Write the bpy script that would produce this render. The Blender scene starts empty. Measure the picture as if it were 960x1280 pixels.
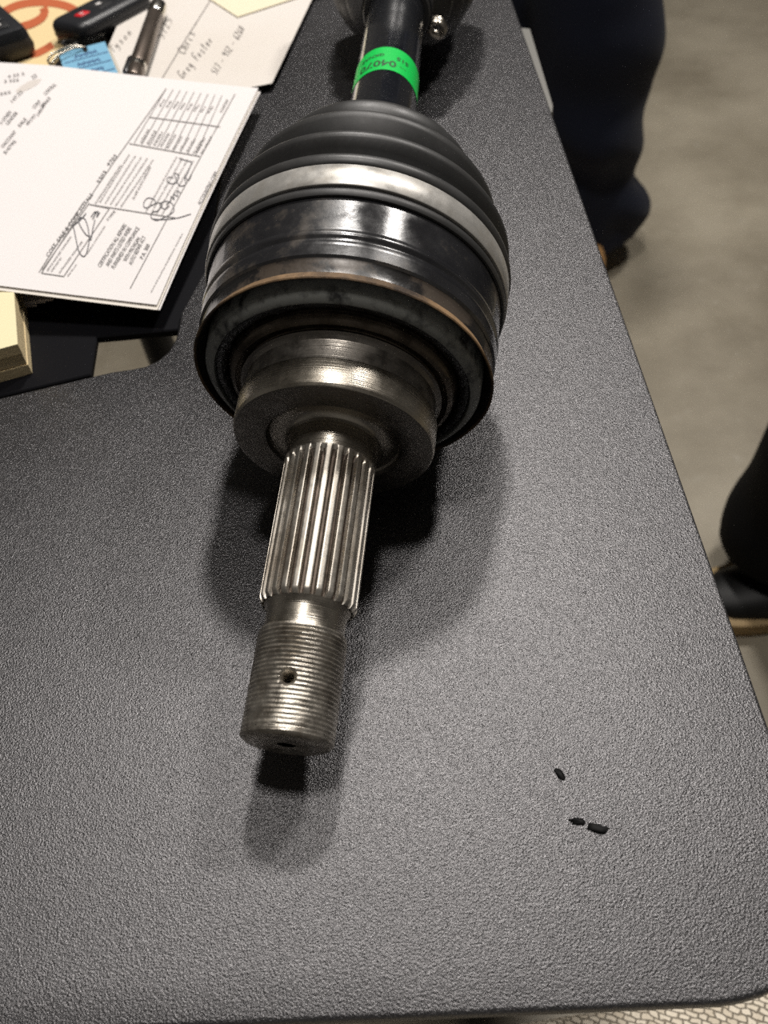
import bpy, bmesh, math, random
import numpy as np
from mathutils import Vector, noise, Matrix
random.seed(7)
S = bpy.context.scene
COL = S.collection
A = np.array
PI = math.pi

# ------------------------------------------------------------------ camera
DZ = 0.74                                    # desk top above the floor
FPX, PITCH, ROLL, CAMH = 1100.0, math.radians(48), math.radians(8.5), 0.2188
R0 = A([1.0, 0, 0]); U0 = A([0, math.sin(PITCH), math.cos(PITCH)]); FW = A([0, math.cos(PITCH), -math.sin(PITCH)])
RT = math.cos(ROLL) * R0 - math.sin(ROLL) * U0
UP = math.sin(ROLL) * R0 + math.cos(ROLL) * U0
CAM = A([0, 0, DZ + CAMH])
cd = bpy.data.cameras.new('camera'); cam = bpy.data.objects.new('camera', cd); COL.objects.link(cam)
cam.matrix_world = Matrix(((RT[0], UP[0], -FW[0], CAM[0]), (RT[1], UP[1], -FW[1], CAM[1]), (RT[2], UP[2], -FW[2], CAM[2]), (0, 0, 0, 1)))
cd.sensor_fit = 'VERTICAL'; cd.sensor_height = 36; cd.lens = 36 * FPX / 1280
cd.clip_start = 0.01; cd.clip_end = 50
cd.dof.use_dof = True; cd.dof.focus_distance = 0.262; cd.dof.aperture_fstop = 18
S.camera = cam


def at(x, y, z):
    """world point at height z seen at pixel x, y of the 960x1280 photograph"""
    d = RT * (x - 480) / FPX - UP * (y - 640) / FPX + FW
    return CAM + d * ((z - CAM[2]) / d[2])


# ------------------------------------------------------------------ world, lamps, exposure
w = bpy.data.worlds.new('world'); S.world = w; w.use_nodes = True
w.node_tree.nodes['Background'].inputs[0].default_value = (1.0, 0.93, 0.84, 1)
w.node_tree.nodes['Background'].inputs[1].default_value = 0.10
S.view_settings.view_transform = 'Standard'; S.view_settings.look = 'None'
S.view_settings.gamma = 1; S.view_settings.use_curve_mapping = False
S.view_settings.exposure = 0.14


def lamp(name, loc, power, size, col=(1, 0.955, 0.905), aim=(0, 0.35, DZ)):
    l = bpy.data.lights.new(name, 'AREA'); l.shape = 'DISK'; l.size = size; l.energy = power; l.color = col
    o = bpy.data.objects.new(name, l); COL.objects.link(o); o.location = loc
    o.rotation_euler = (Vector(aim) - Vector(loc)).to_track_quat('-Z', 'Y').to_euler()
    return o


lamp('ceiling_or_added_lamp', (0.35, 1.66, 2.95), 38, 0.24)
lamp('ceiling_or_added_lamp', (0.12, 0.24, 2.95), 18, 0.26)
lamp('ceiling_or_added_lamp', (1.5, 1.5, 2.95), 38, 0.3)  # added lamp, an invented source that brightens the right of the desk
S.cycles.caustics_reflective = False; S.cycles.caustics_refractive = False; S.cycles.sample_clamp_indirect = 1.5
S.cycles.use_denoising = False


# ------------------------------------------------------------------ helpers
def link(o, parent=None):
    COL.objects.link(o)
    if parent is not None:
        o.parent = parent
        o.location = tuple(-A(parent['_w']) + A(o.location)) if '_w' in parent else o.location
    return o


WPOS = {}


def empty(name, loc, label, cat, group=None):
    o = bpy.data.objects.new(name, None); COL.objects.link(o); o.location = tuple(loc); o.empty_display_size = 0.02
    WPOS[o.name] = A(loc, dtype=float)
    tag(o, label, cat, group); return o


def tag(o, label=None, cat=None, group=None, kind=None):
    if label: o['label'] = label
    if cat: o['category'] = cat
    if group: o['group'] = group
    if kind: o['kind'] = kind
    return o


def mk(name, verts, faces, mat, parent=None, smooth=True, fmat=None, sharp=40):
    """one mesh object from world-space verts, origin at its base"""
    V = A(verts, dtype=float)
    base = WPOS[parent.name] if parent is not None else A([(V[:, 0].min() + V[:, 0].max()) / 2, (V[:, 1].min() + V[:, 1].max()) / 2, V[:, 2].min()])
    me = bpy.data.meshes.new(name)
    me.from_pydata([tuple(v) for v in (V - base)], [], [tuple(int(i) for i in f) for f in faces])
    me.update()
    for m in (mat if isinstance(mat, (list, tuple)) else [mat]): me.materials.append(m)
    if fmat is not None: me.polygons.foreach_set('material_index', fmat)
    if smooth:
        me.polygons.foreach_set('use_smooth', [True] * len(me.polygons))
        me.set_sharp_from_angle(angle=math.radians(sharp))
    o = bpy.data.objects.new(name, me); COL.objects.link(o)
    WPOS[o.name] = base
    if parent is not None: o.parent = parent
    else: o.location = tuple(base)
    return o


class MB:
    def __init__(s): s.v = []; s.f = []; s.m = []
    def add(s, v, f, m=0):
        n = len(s.v); s.v += [tuple(p) for p in v]; s.f += [tuple(i + n for i in q) for q in f]; s.m += [m] * len(f); return s
    def loft(s, rings, cap0=True, cap1=True, closed=True, m=0):
        n = len(rings[0]); v = [p for r in rings for p in r]; f = []
        for k in range(len(rings) - 1):
            for i in range(n if closed else n - 1):
                j = (i + 1) % n; f.append((k * n + i, k * n + j, (k + 1) * n + j, (k + 1) * n + i))
        if cap0: f.append(tuple(range(n))[::-1])
        if cap1: f.append(tuple((len(rings) - 1) * n + i for i in range(n)))
        return s.add(v, f, m)
    def build(s, name, mat, parent=None, smooth=True, sharp=40):
        o = mk(name, s.v, s.f, mat, parent, smooth, s.m, sharp)
        bm = bmesh.new(); bm.from_mesh(o.data); bmesh.ops.recalc_face_normals(bm, faces=bm.faces); bm.to_mesh(o.data); bm.free()
        return o


def offset_poly(P, d):
    """inset a closed counter-clockwise 2d outline by d"""
    P = A(P, dtype=float); n = len(P); out = []
    for i in range(n):
        a, b, c = P[i - 1], P[i], P[(i + 1) % n]
        e1 = b - a; e2 = c - b
        e1 = e1 / (np.linalg.norm(e1) + 1e-12); e2 = e2 / (np.linalg.norm(e2) + 1e-12)
        n1 = A([-e1[1], e1[0]]); n2 = A([-e2[1], e2[0]]); m = n1 + n2; q = m @ n1
        out.append(b + m * d / max(q, 0.3))
    return A(out)


def rrect(w, l, r, k=6):
    pts = []
    for cx, cy, a0 in ((w / 2 - r, l / 2 - r, 0), (-w / 2 + r, l / 2 - r, 90), (-w / 2 + r, -l / 2 + r, 180), (w / 2 - r, -l / 2 + r, 270)):
        for i in range(k + 1):
            a = math.radians(a0 + 90 * i / k); pts.append((cx + r * math.cos(a), cy + r * math.sin(a)))
    return A(pts)


def fr(center, xdir, z):
    """local frame on a level surface: x along xdir"""
    x = A([xdir[0], xdir[1], 0.0]); x /= np.linalg.norm(x); y = A([-x[1], x[0], 0]); c = A([center[0], center[1], z])
    return lambda p, h=0.0: c + x * p[0] + y * p[1] + A([0, 0, h])


def slab(mb, outline, steps, F, m=0):
    """stack of (inset, height) copies of an outline, lofted"""
    return mb.loft([[F(p, h) for p in offset_poly(outline, d)] for d, h in steps], m=m)


def tube(mb, pts, r, n=8, m=0, cap=True):
    P = [A(p, dtype=float) for p in pts]; rings = []
    for i, p in enumerate(P):
        t = P[min(i + 1, len(P) - 1)] - P[max(i - 1, 0)]; t = t / (np.linalg.norm(t) + 1e-12)
        a = A([0, 0, 1.0]) if abs(t[2]) < 0.9 else A([1.0, 0, 0])
        u = np.cross(t, a); u /= np.linalg.norm(u); v = np.cross(t, u)
        rr = r[i] if isinstance(r, (list, tuple)) else r
        rings.append([p + rr * (math.cos(2 * PI * k / n) * u + math.sin(2 * PI * k / n) * v) for k in range(n)])
    return mb.loft(rings, cap, cap, m=m)


def spline(pts, n=8):
    """Catmull-Rom through points"""
    P = [A(p, dtype=float) for p in pts]; P = [2 * P[0] - P[1]] + P + [2 * P[-1] - P[-2]]; out = []
    for i in range(1, len(P) - 2):
        for k in range(n):
            t = k / n
            out.append(0.5 * (2 * P[i] + (P[i + 1] - P[i - 1]) * t + (2 * P[i - 1] - 5 * P[i] + 4 * P[i + 1] - P[i + 2]) * t * t + (3 * P[i] - P[i - 1] - 3 * P[i + 1] + P[i + 2]) * t ** 3))
    out.append(P[-2]); return out


def ribbon(mb, pts, wd, F, m=0):
    """flat stroke of width wd along 2d points, mapped by F"""
    P = [A(p, dtype=float) for p in pts]; L = []; Rr = []
    for i, p in enumerate(P):
        t = P[min(i + 1, len(P) - 1)] - P[max(i - 1, 0)]; t = t / (np.linalg.norm(t) + 1e-12); nn = A([-t[1], t[0]]) * wd / 2
        L.append(F(p + nn)); Rr.append(F(p - nn))
    n = len(P); return mb.add(L + Rr, [(i, n + i, n + i + 1, i + 1) for i in range(n - 1)], m)


_tc = {}


def text_geo(s, size=1.0, align='LEFT', bold=0.0):
    k = (s, align, bold)
    if k not in _tc:
        c = bpy.data.curves.new('t', 'FONT'); c.body = s; c.align_x = align; c.resolution_u = 2; c.offset = bold; c.fill_mode = 'FRONT'
        o = bpy.data.objects.new('t', c); COL.objects.link(o)
        dg = bpy.context.evaluated_depsgraph_get(); me = bpy.data.meshes.new_from_object(o.evaluated_get(dg))
        _tc[k] = (A([v.co[:2] for v in me.vertices]).reshape(-1, 2), [tuple(p.vertices) for p in me.polygons])
        bpy.data.objects.remove(o); bpy.data.curves.remove(c); bpy.data.meshes.remove(me)
    v, f = _tc[k]; return v * size, f


def text(mb, s, size, F, org, ang=0.0, align='LEFT', sx=1.0, shear=0.0, m=0):
    v, f = text_geo(s, size, align); ca, sa = math.cos(ang), math.sin(ang)
    P = [(org[0] + (x * sx + shear * y) * ca - y * sa, org[1] + (x * sx + shear * y) * sa + y * ca) for x, y in v]
    return mb.add([F(A(p)) for p in P], f, m)


# ------------------------------------------------------------------ materials
AXIS = RT * 252 + UP * 2100 + FW * 1100.0; AXIS = AXIS / np.linalg.norm(AXIS)      # direction of the axle, for turning marks


def mat(name, col, rough=0.5, metal=0.0, spec=0.5, var=None, bump=None, rvar=None, coat=0.0, sheen=0.0, stretch=None, stain=None, turn=None):
    """var=(scale, colour2, lo, hi): noise mixed second colour; bump=(scale, strength, distance); rvar=(scale, lo, hi)"""
    m = bpy.data.materials.new(name); m.use_nodes = True; nt = m.node_tree; N = nt.nodes; L = nt.links; b = N['Principled BSDF']
    b.inputs['Base Color'].default_value = (*col, 1); b.inputs['Roughness'].default_value = rough; b.inputs['Metallic'].default_value = metal
    b.inputs['Specular IOR Level'].default_value = spec; b.inputs['Coat Weight'].default_value = coat; b.inputs['Sheen Weight'].default_value = sheen
    tc = N.new('ShaderNodeTexCoord'); src = tc.outputs['Object']
    if stretch:
        mp = N.new('ShaderNodeMapping'); mp.inputs['Rotation'].default_value = stretch[0]; mp.inputs['Scale'].default_value = stretch[1]
        L.new(src, mp.inputs[0]); src = mp.outputs[0]

    def nz(sc, det=6, ro=0.6):
        n = N.new('ShaderNodeTexNoise'); n.inputs['Scale'].default_value = sc; n.inputs['Detail'].default_value = det; n.inputs['Roughness'].default_value = ro
        L.new(src, n.inputs['Vector']); return n.outputs['Fac']

    def rng(o, a, c, x=0.0, y=1.0):
        r = N.new('ShaderNodeMapRange'); r.inputs[1].default_value = a; r.inputs[2].default_value = c; r.inputs[3].default_value = x; r.inputs[4].default_value = y
        L.new(o, r.inputs[0]); return r.outputs[0]
    cur = None
    for v in [var, stain]:
        if v:
            mx = N.new('ShaderNodeMix'); mx.data_type = 'RGBA'
            L.new(rng(nz(v[0]), v[2], v[3]), mx.inputs[0])
            if cur is None: mx.inputs[6].default_value = (*col, 1)
            else: L.new(cur, mx.inputs[6])
            mx.inputs[7].default_value = (*v[1], 1); cur = mx.outputs[2]
    if cur is not None: L.new(cur, b.inputs['Base Color'])
    if rvar: L.new(rng(nz(rvar[0]), 0.35, 0.65, rvar[1], rvar[2]), b.inputs['Roughness'])
    if bump:
        bp = N.new('ShaderNodeBump'); bp.inputs['Strength'].default_value = bump[1]; bp.inputs['Distance'].default_value = bump[2]
        L.new(nz(bump[0], 3), bp.inputs['Height']); L.new(bp.outputs[0], b.inputs['Normal'])
    if turn:
        dt = N.new('ShaderNodeVectorMath'); dt.operation = 'DOT_PRODUCT'; dt.inputs[1].default_value = tuple(AXIS); L.new(tc.outputs['Object'], dt.inputs[0])
        n1 = N.new('ShaderNodeTexNoise'); n1.noise_dimensions = '1D'; n1.inputs['Scale'].default_value = turn[0]; n1.inputs['Detail'].default_value = 3; L.new(dt.outputs['Value'], n1.inputs['W'])
        b2 = N.new('ShaderNodeBump'); b2.inputs['Strength'].default_value = turn[1]; b2.inputs['Distance'].default_value = turn[2]
        L.new(n1.outputs['Fac'], b2.inputs['Height'])
        if bump: L.new(bp.outputs[0], b2.inputs['Normal'])
        L.new(b2.outputs[0], b.inputs['Normal'])
    return m


def desk_material():
    m = bpy.data.materials.new('pebbled_black_laminate'); m.use_nodes = True; nt = m.node_tree; N = nt.nodes; L = nt.links; b = N['Principled BSDF']
    tc = N.new('ShaderNodeTexCoord')
    n1 = N.new('ShaderNodeTexNoise'); n1.inputs['Scale'].default_value = 2900; n1.inputs['Detail'].default_value = 2.5; n1.inputs['Roughness'].default_value = 0.6
    v1 = N.new('ShaderNodeTexVoronoi'); v1.inputs['Scale'].default_value = 2200; v1.feature = 'SMOOTH_F1'
    n3 = N.new('ShaderNodeTexNoise'); n3.inputs['Scale'].default_value = 14; n3.inputs['Detail'].default_value = 4
    for n in (n1, v1, n3): L.new(tc.outputs['Object'], n.inputs['Vector'])
    ad = N.new('ShaderNodeMath'); ad.operation = 'ADD'; L.new(n1.outputs['Fac'], ad.inputs[0]); L.new(v1.outputs['Distance'], ad.inputs[1])
    bp = N.new('ShaderNodeBump'); bp.inputs['Strength'].default_value = 1.0; bp.inputs['Distance'].default_value = 0.00017
    L.new(ad.outputs[0], bp.inputs['Height']); L.new(bp.outputs[0], b.inputs['Normal'])
    mx = N.new('ShaderNodeMix'); mx.data_type = 'RGBA'; mx.inputs[6].default_value = (0.003, 0.003, 0.0035, 1); mx.inputs[7].default_value = (0.032, 0.0315, 0.034, 1)
    mr = N.new('ShaderNodeMapRange'); mr.inputs[1].default_value = 0.4; mr.inputs[2].default_value = 0.68; L.new(n1.outputs['Fac'], mr.inputs[0]); L.new(mr.outputs[0], mx.inputs[0])
    L.new(mx.outputs[2], b.inputs['Base Color'])
    r2 = N.new('ShaderNodeMapRange'); r2.inputs[3].default_value = 0.32; r2.inputs[4].default_value = 0.38; L.new(n3.outputs['Fac'], r2.inputs[0]); L.new(r2.outputs[0], b.inputs['Roughness'])
    b.inputs['Specular IOR Level'].default_value = 0.8; b.inputs['IOR'].default_value = 1.75; b.inputs['Specular Tint'].default_value = (1.0, 0.98, 1.0, 1)
    return m


M = {}
M['desk'] = desk_material()
M['edge'] = mat('black_edging', (0.008, 0.008, 0.009), 0.45)
M['return'] = mat('smooth_black_laminate', (0.005, 0.005, 0.0065), 0.6, spec=0.08)
M['floor'] = mat('polished_concrete', (0.36, 0.32, 0.245), 0.5, var=(3.2, (0.20, 0.172, 0.125), 0.40, 0.70), stain=(38, (0.36, 0.33, 0.27), 0.62, 0.8), rvar=(5, 0.35, 0.6), bump=(60, 0.1, 0.002))
M['thread'] = mat('worn_thread_steel', (0.46, 0.425, 0.37), 0.38, 0.95, var=(170, (0.22, 0.19, 0.155), 0.45, 0.72), rvar=(400, 0.3, 0.5), bump=(1800, 0.3, 0.0002))
M['spline'] = mat('spline_steel', (0.52, 0.485, 0.43), 0.42, 0.95, var=(60, (0.36, 0.31, 0.25), 0.4, 0.75), rvar=(300, 0.36, 0.5), bump=(1800, 0.15, 0.0001))
M['groove'] = mat('dark_groove_steel', (0.13, 0.10, 0.08), 0.5, 0.7, var=(200, (0.05, 0.04, 0.03), 0.4, 0.7))  # darker steel colour for the roots between the spline teeth
M['turned'] = mat('turned_steel', (0.42, 0.385, 0.33), 0.3, 1.0, var=(30, (0.37, 0.335, 0.28), 0.4, 0.75), rvar=(220, 0.26, 0.36), turn=(2500, 0.6, 0.00012))
M['darksteel'] = mat('darkened_steel', (0.20, 0.185, 0.165), 0.36, 0.95, var=(40, (0.13, 0.115, 0.10), 0.4, 0.75), rvar=(200, 0.28, 0.5), bump=(900, 0.1, 0.0002), turn=(2500, 0.5, 0.0001))
M['browsteel'] = mat('oily_brown_steel', (0.11, 0.09, 0.07), 0.34, 0.9, var=(120, (0.05, 0.04, 0.03), 0.45, 0.65), rvar=(200, 0.2, 0.5), bump=(500, 0.2, 0.0004), turn=(1500, 0.6, 0.00015))
M['grease'] = mat('black_grease', (0.006, 0.006, 0.006), 0.2, spec=0.6, bump=(420, 1.0, 0.0012), rvar=(300, 0.12, 0.5))
M['crumb'] = mat('black_crumb', (0.004, 0.004, 0.004), 0.6, spec=0.15)
M['seal'] = mat('grey_rubber_seal', (0.22, 0.225, 0.21), 0.5, var=(180, (0.02, 0.02, 0.02), 0.5, 0.7))
M['rust'] = mat('rusty_edge', (0.30, 0.19, 0.10), 0.65, 0.25, var=(40, (0.045, 0.03, 0.02), 0.44, 0.62), bump=(900, 0.4, 0.0004))
M['shield'] = mat('dull_shield_steel', (0.035, 0.031, 0.027), 0.5, 0.4, var=(90, (0.10, 0.06, 0.035), 0.55, 0.75))
M['housing'] = mat('glossy_black_housing', (0.016, 0.016, 0.018), 0.2, 0.0, 0.9, var=(48, (0.055, 0.046, 0.038), 0.53, 0.60), rvar=(48, 0.10, 0.45), bump=(300, 0.08, 0.0004), coat=0.3)
M['dirty'] = mat('grimy_housing', (0.075, 0.06, 0.048), 0.5, 0.1, 0.6, var=(48, (0.016, 0.015, 0.015), 0.51, 0.56), rvar=(42, 0.5, 0.2), bump=(160, 0.25, 0.0006))
M['rubber'] = mat('boot_rubber', (0.032, 0.032, 0.032), 0.46, spec=0.55, var=(40, (0.04, 0.038, 0.036), 0.45, 0.75), rvar=(60, 0.38, 0.56), bump=(700, 0.06, 0.0003))
M['band'] = mat('clamp_stainless', (0.50, 0.485, 0.455), 0.62, 0.55, var=(110, (0.40, 0.37, 0.32), 0.5, 0.75), rvar=(180, 0.3, 0.5))
M['paint'] = mat('glossy_black_paint', (0.010, 0.011, 0.014), 0.12, spec=0.7, rvar=(160, 0.07, 0.22), coat=0.5)
M['green'] = mat('green_label', (0.005, 0.60, 0.09), 0.4)
M['ink_dk'] = mat('dark_green_ink', (0.01, 0.07, 0.02), 0.6)
M['chrome'] = mat('bright_metal', (0.75, 0.72, 0.66), 0.2, 1.0)
M['paper'] = mat('white_paper', (0.80, 0.765, 0.755), 0.8, spec=0.2)
M['paper2'] = mat('second_sheet_paper', (0.78, 0.73, 0.66), 0.8, spec=0.2)
M['note'] = mat('off_white_paper', (0.74, 0.69, 0.64), 0.8, spec=0.2, var=(9, (0.70, 0.65, 0.59), 0.4, 0.7))
M['ink'] = mat('grey_print', (0.11, 0.105, 0.105), 0.8, spec=0.1)
M['ink_lt'] = mat('pale_print', (0.24, 0.23, 0.225), 0.8, spec=0.1)
M['pencil'] = mat('pencil_line', (0.22, 0.20, 0.19), 0.8, spec=0.1)
M['pen_ink'] = mat('pen_ink', (0.09, 0.09, 0.10), 0.7, spec=0.1)
M['smudge'] = mat('grey_smudge', (0.66, 0.61, 0.57), 0.8, spec=0.1)
M['sticky'] = mat('yellow_pad_paper', (0.86, 0.77, 0.50), 0.8, spec=0.2)
M['padside'] = mat('pad_cut_edge', (0.74, 0.60, 0.36), 0.8, spec=0.2, bump=(2500, 0.5, 0.0004), stretch=((0, 0, 0), (0.05, 0.05, 1)))
M['cream'] = mat('cream_paper', (0.80, 0.62, 0.34), 0.7, spec=0.25)
M['orange'] = mat('orange_red_print', (0.50, 0.125, 0.05), 0.7, spec=0.2)
M['greycard'] = mat('grey_card', (0.72, 0.66, 0.64), 0.8)
M['plastic'] = mat('black_plastic', (0.014, 0.015, 0.018), 0.38, bump=(1500, 0.1, 0.0002))
M['plastic2'] = mat('satin_dark_plastic', (0.03, 0.03, 0.032), 0.3)
M['plastic3'] = mat('device_side_plastic', (0.035, 0.03, 0.025), 0.5)
M['red'] = mat('red_button', (0.60, 0.012, 0.02), 0.4)
M['white'] = mat('white_legend', (0.75, 0.72, 0.70), 0.6)
M['blue'] = mat('blue_tag_paper', (0.27, 0.60, 0.93), 0.7, spec=0.3)
M['blueink'] = mat('tag_ink', (0.02, 0.05, 0.22), 0.7)
M['pen'] = mat('gunmetal_barrel', (0.19, 0.155, 0.13), 0.36, 0.85, var=(60, (0.15, 0.12, 0.10), 0.4, 0.7))
M['pendk'] = mat('black_pen_trim', (0.015, 0.015, 0.016), 0.3)
M['navy'] = mat('navy_twill', (0.011, 0.014, 0.028), 0.85, spec=0.2, sheen=0.05, bump=(600, 0.3, 0.001))
M['blacktw'] = mat('black_twill', (0.0035, 0.0035, 0.004), 0.9, spec=0.15, bump=(600, 0.3, 0.001))
M['tan'] = mat('tan_suede', (0.42, 0.23, 0.085), 0.8, var=(40, (0.32, 0.17, 0.06), 0.4, 0.7), bump=(300, 0.2, 0.001))
M['sole'] = mat('tan_rubber_sole', (0.42, 0.30, 0.14), 0.6, var=(20, (0.33, 0.22, 0.10), 0.4, 0.7))
M['blackshoe'] = mat('black_leather', (0.005, 0.005, 0.005), 0.5, spec=0.3)
M['bracket'] = mat('pale_grey_metal', (0.20, 0.195, 0.18), 0.5, 0.2)
M['metalleg'] = mat('black_steel_leg', (0.012, 0.012, 0.013), 0.45, 0.3)
cl = bpy.data.materials.new('clear_vinyl'); cl.use_nodes = True; _n = cl.node_tree
_t = _n.nodes.new('ShaderNodeBsdfTransparent'); _t.inputs[0].default_value = (0.93, 0.92, 0.88, 1)
_g = _n.nodes.new('ShaderNodeBsdfGlossy'); _g.inputs['Roughness'].default_value = 0.15
_m = _n.nodes.new('ShaderNodeMixShader'); _m.inputs[0].default_value = 0.07
_n.links.new(_t.outputs[0], _m.inputs[1]); _n.links.new(_g.outputs[0], _m.inputs[2]); _n.links.new(_m.outputs[0], _n.nodes['Material Output'].inputs[0]); M['clear'] = cl


def weave_material():
    m = bpy.data.materials.new('beige_basket_weave'); m.use_nodes = True; nt = m.node_tree; N = nt.nodes; L = nt.links; b = N['Principled BSDF']
    tc = N.new('ShaderNodeTexCoord'); mp = N.new('ShaderNodeMapping'); mp.inputs['Rotation'].default_value = (0, 0, 0.5); L.new(tc.outputs['Object'], mp.inputs[0])
    ck = N.new('ShaderNodeTexBrick'); ck.inputs['Scale'].default_value = 1.0; ck.offset = 0.5
    for k, v in (('Brick Width', 0.0055), ('Row Height', 0.0032), ('Mortar Size', 0.00055), ('Mortar Smooth', 1.0)): ck.inputs[k].default_value = v
    ck.inputs['Color1'].default_value = (0.78, 0.70, 0.57, 1); ck.inputs['Color2'].default_value = (0.62, 0.54, 0.42, 1); ck.inputs['Mortar'].default_value = (0.30, 0.25, 0.18, 1)
    n = N.new('ShaderNodeTexNoise'); n.inputs['Scale'].default_value = 350; L.new(tc.outputs['Object'], n.inputs['Vector'])
    nd = N.new('ShaderNodeTexNoise'); nd.inputs['Scale'].default_value = 160; L.new(tc.outputs['Object'], nd.inputs['Vector'])
    sc = N.new('ShaderNodeVectorMath'); sc.operation = 'SCALE'; sc.inputs['Scale'].default_value = 0.0045; L.new(nd.outputs['Color'], sc.inputs[0])
    av = N.new('ShaderNodeVectorMath'); L.new(mp.outputs[0], av.inputs[0]); L.new(sc.outputs[0], av.inputs[1]); L.new(av.outputs[0], ck.inputs['Vector'])
    mx = N.new('ShaderNodeMix'); mx.data_type = 'RGBA'; mx.blend_type = 'MULTIPLY'; mx.inputs[0].default_value = 0.7; L.new(ck.outputs['Color'], mx.inputs[6]); L.new(n.outputs['Fac'], mx.inputs[7])
    L.new(ck.outputs['Color'], b.inputs['Base Color'])
    bp = N.new('ShaderNodeBump'); bp.invert = True; bp.inputs['Strength'].default_value = 1.0; bp.inputs['Distance'].default_value = 0.0012
    ad = N.new('ShaderNodeMath'); L.new(ck.outputs['Fac'], ad.inputs[0]); L.new(n.outputs['Fac'], ad.inputs[1])
    L.new(ad.outputs[0], bp.inputs['Height']); L.new(bp.outputs[0], b.inputs['Normal']); b.inputs['Roughness'].default_value = 0.9
    return m


M['weave'] = weave_material()

# ------------------------------------------------------------------ setting: floor
mb = MB(); mb.add([(-3, -2, 0), (3.5, -2, 0), (3.5, 4.5, 0), (-3, 4.5, 0), (-3, -2, -0.1), (3.5, -2, -0.1), (3.5, 4.5, -0.1), (-3, 4.5, -0.1)],
       [(0, 1, 2, 3), (7, 6, 5, 4), (0, 4, 5, 1), (1, 5, 6, 2), (2, 6, 7, 3), (3, 7, 4, 0)])
o = mb.build('floor', M['floor'], smooth=False); tag(o, kind='structure')

M['wall'] = mat('showroom_paint', (0.30, 0.30, 0.30), 0.7, var=(3, (0.27, 0.27, 0.27), 0.4, 0.6))
def block(name, a, b, m):
    mb = MB(); mb.loft([[(a[0], a[1], z), (b[0], a[1], z), (b[0], b[1], z), (a[0], b[1], z)] for z in (a[2], b[2])]); return tag(mb.build(name, m, smooth=False), kind='structure')
block('ceiling', (-3.1, -2.1, 3.0), (3.6, 4.6, 3.1), M['wall'])
block('wall_left', (-3.1, -2, 0), (-3.0, 4.5, 3.0), M['wall']); block('wall_right', (3.5, -2, 0), (3.6, 4.5, 3.0), M['wall'])
block('wall_back', (-3.1, 4.5, 0), (3.6, 4.6, 3.0), M['wall']); block('wall_front', (-3.1, -2.1, 0), (3.6, -2, 3.0), M['wall'])

# ------------------------------------------------------------------ desk
FAR = 0.98
e0, e1 = at(640, 0, DZ)[:2], at(960, 905, DZ)[:2]
ed = (e1 - e0) / np.linalg.norm(e1 - e0)
f0, f1 = at(330, 1279, DZ)[:2], at(816, 1258, DZ)[:2]; fd = (f1 - f0) / np.linalg.norm(f1 - f0)
t_ = np.linalg.solve(np.stack([ed, -fd], 1), f0 - e0); corner = e0 + ed * t_[0]
RC = 0.030
pa, pb = corner - ed * RC, corner - fd * RC
arc = [(1 - t) ** 2 * pb + 2 * t * (1 - t) * (corner * 0.88 + (pa + pb) / 2 * 0.12) + t * t * pa for t in np.linspace(0, 1, 12)]
notch_px = [(140, 464), (165, 460.5), (182, 457), (197, 450), (210, 439), (219, 424), (223, 408), (225, 392)]
notch = [at(x, y, DZ)[:2] for x, y in notch_px]
back = e0 - ed * ((FAR - e0[1]) / -ed[1])
nl = at(-900, 690, DZ)[:2]
outline = [f0 + fd * -0.55] + arc + [A([back[0], FAR]), A([notch[-1][0] + 0.045, FAR])] + [notch[-1] + A([0.012, 0.04])] + notch[::-1] + [at(0, 497, DZ)[:2], nl]
outline = A(outline)
mb = MB()
mb.loft([[(*p, DZ - z) for p in offset_poly(outline, d)] for d, z in ((0.0012, 0), (0.0003, 0.0004), (0, 0.0012))], cap0=True, cap1=False, m=0)
mb.loft([[(*p, DZ - z) for p in offset_poly(outline, d)] for d, z in ((0, 0.0012), (0, 0.0035), (0.003, 0.0055), (0.020, 0.022))], cap0=False, cap1=True, m=1)
desk = empty('desk', (0, 0.5, 0), 'black pebble-textured desk with rounded front corner under the axle', 'desk')
mb.build('desktop', [M['desk'], M['edge']], desk, sharp=50)
for x, y in ((0.02, 0.16), (0.045, 0.9), (-0.5, 0.16), (-0.04, 0.9)):
    mb = MB(); tube(mb, [(x, y, 0.0), (x, y, 0.012), (x, y, 0.013), (x, y, DZ - 0.02)], [0.03, 0.03, 0.022, 0.022], 20); mb.build('leg', M['metalleg'], desk)

zb = DZ - 0.0222; q_ = [at(x, y, zb)[:2] for x, y in ((590, 30), (662, 36), (691, 132), (690, 140), (625, 146))]
mb = MB(); mb.loft([[(*p, zb - h) for p in q_] for h in (0.008, 0.0005, 0)]); tag(mb.build('edge_bracket', M['bracket'], desk, smooth=False), 'pale grey metal strip under the desk edge')

# the smooth black worktop that fills the notch, leaving a gap to the floor
RZ = DZ - 0.003
rp = [at(113.5, 468, RZ)[:2], at(121, 421, RZ)[:2], at(224, 411.5, RZ)[:2], at(226.5, 398, RZ)[:2], notch[-1] + A([0.0105, 0.04]), A([notch[-1][0] + 0.043, FAR]), A([-0.75, FAR]), at(-900, 690, RZ)[:2] + A([0, 0.002]), at(0, 495, RZ)[:2]]
side = empty('side_worktop', (-0.4, 0.6, 0), 'smooth black side worktop behind the desk notch, under the papers', 'worktop')
mb = MB(); mb.loft([[(*p, RZ - z) for p in offset_poly(A(rp), d)] for d, z in ((0.0006, 0), (0, 0.0006), (0, 0.0028), (0.001, 0.004))]); mb.build('worktop_panel', M['return'], side)
for x, y in ((-0.7, 0.42), (-0.7, 0.93), (-0.25, 0.93)):
    mb = MB(); tube(mb, [(x, y, 0), (x, y, RZ - 0.004)], 0.02, 16); mb.build('leg', M['metalleg'], side)

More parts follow.
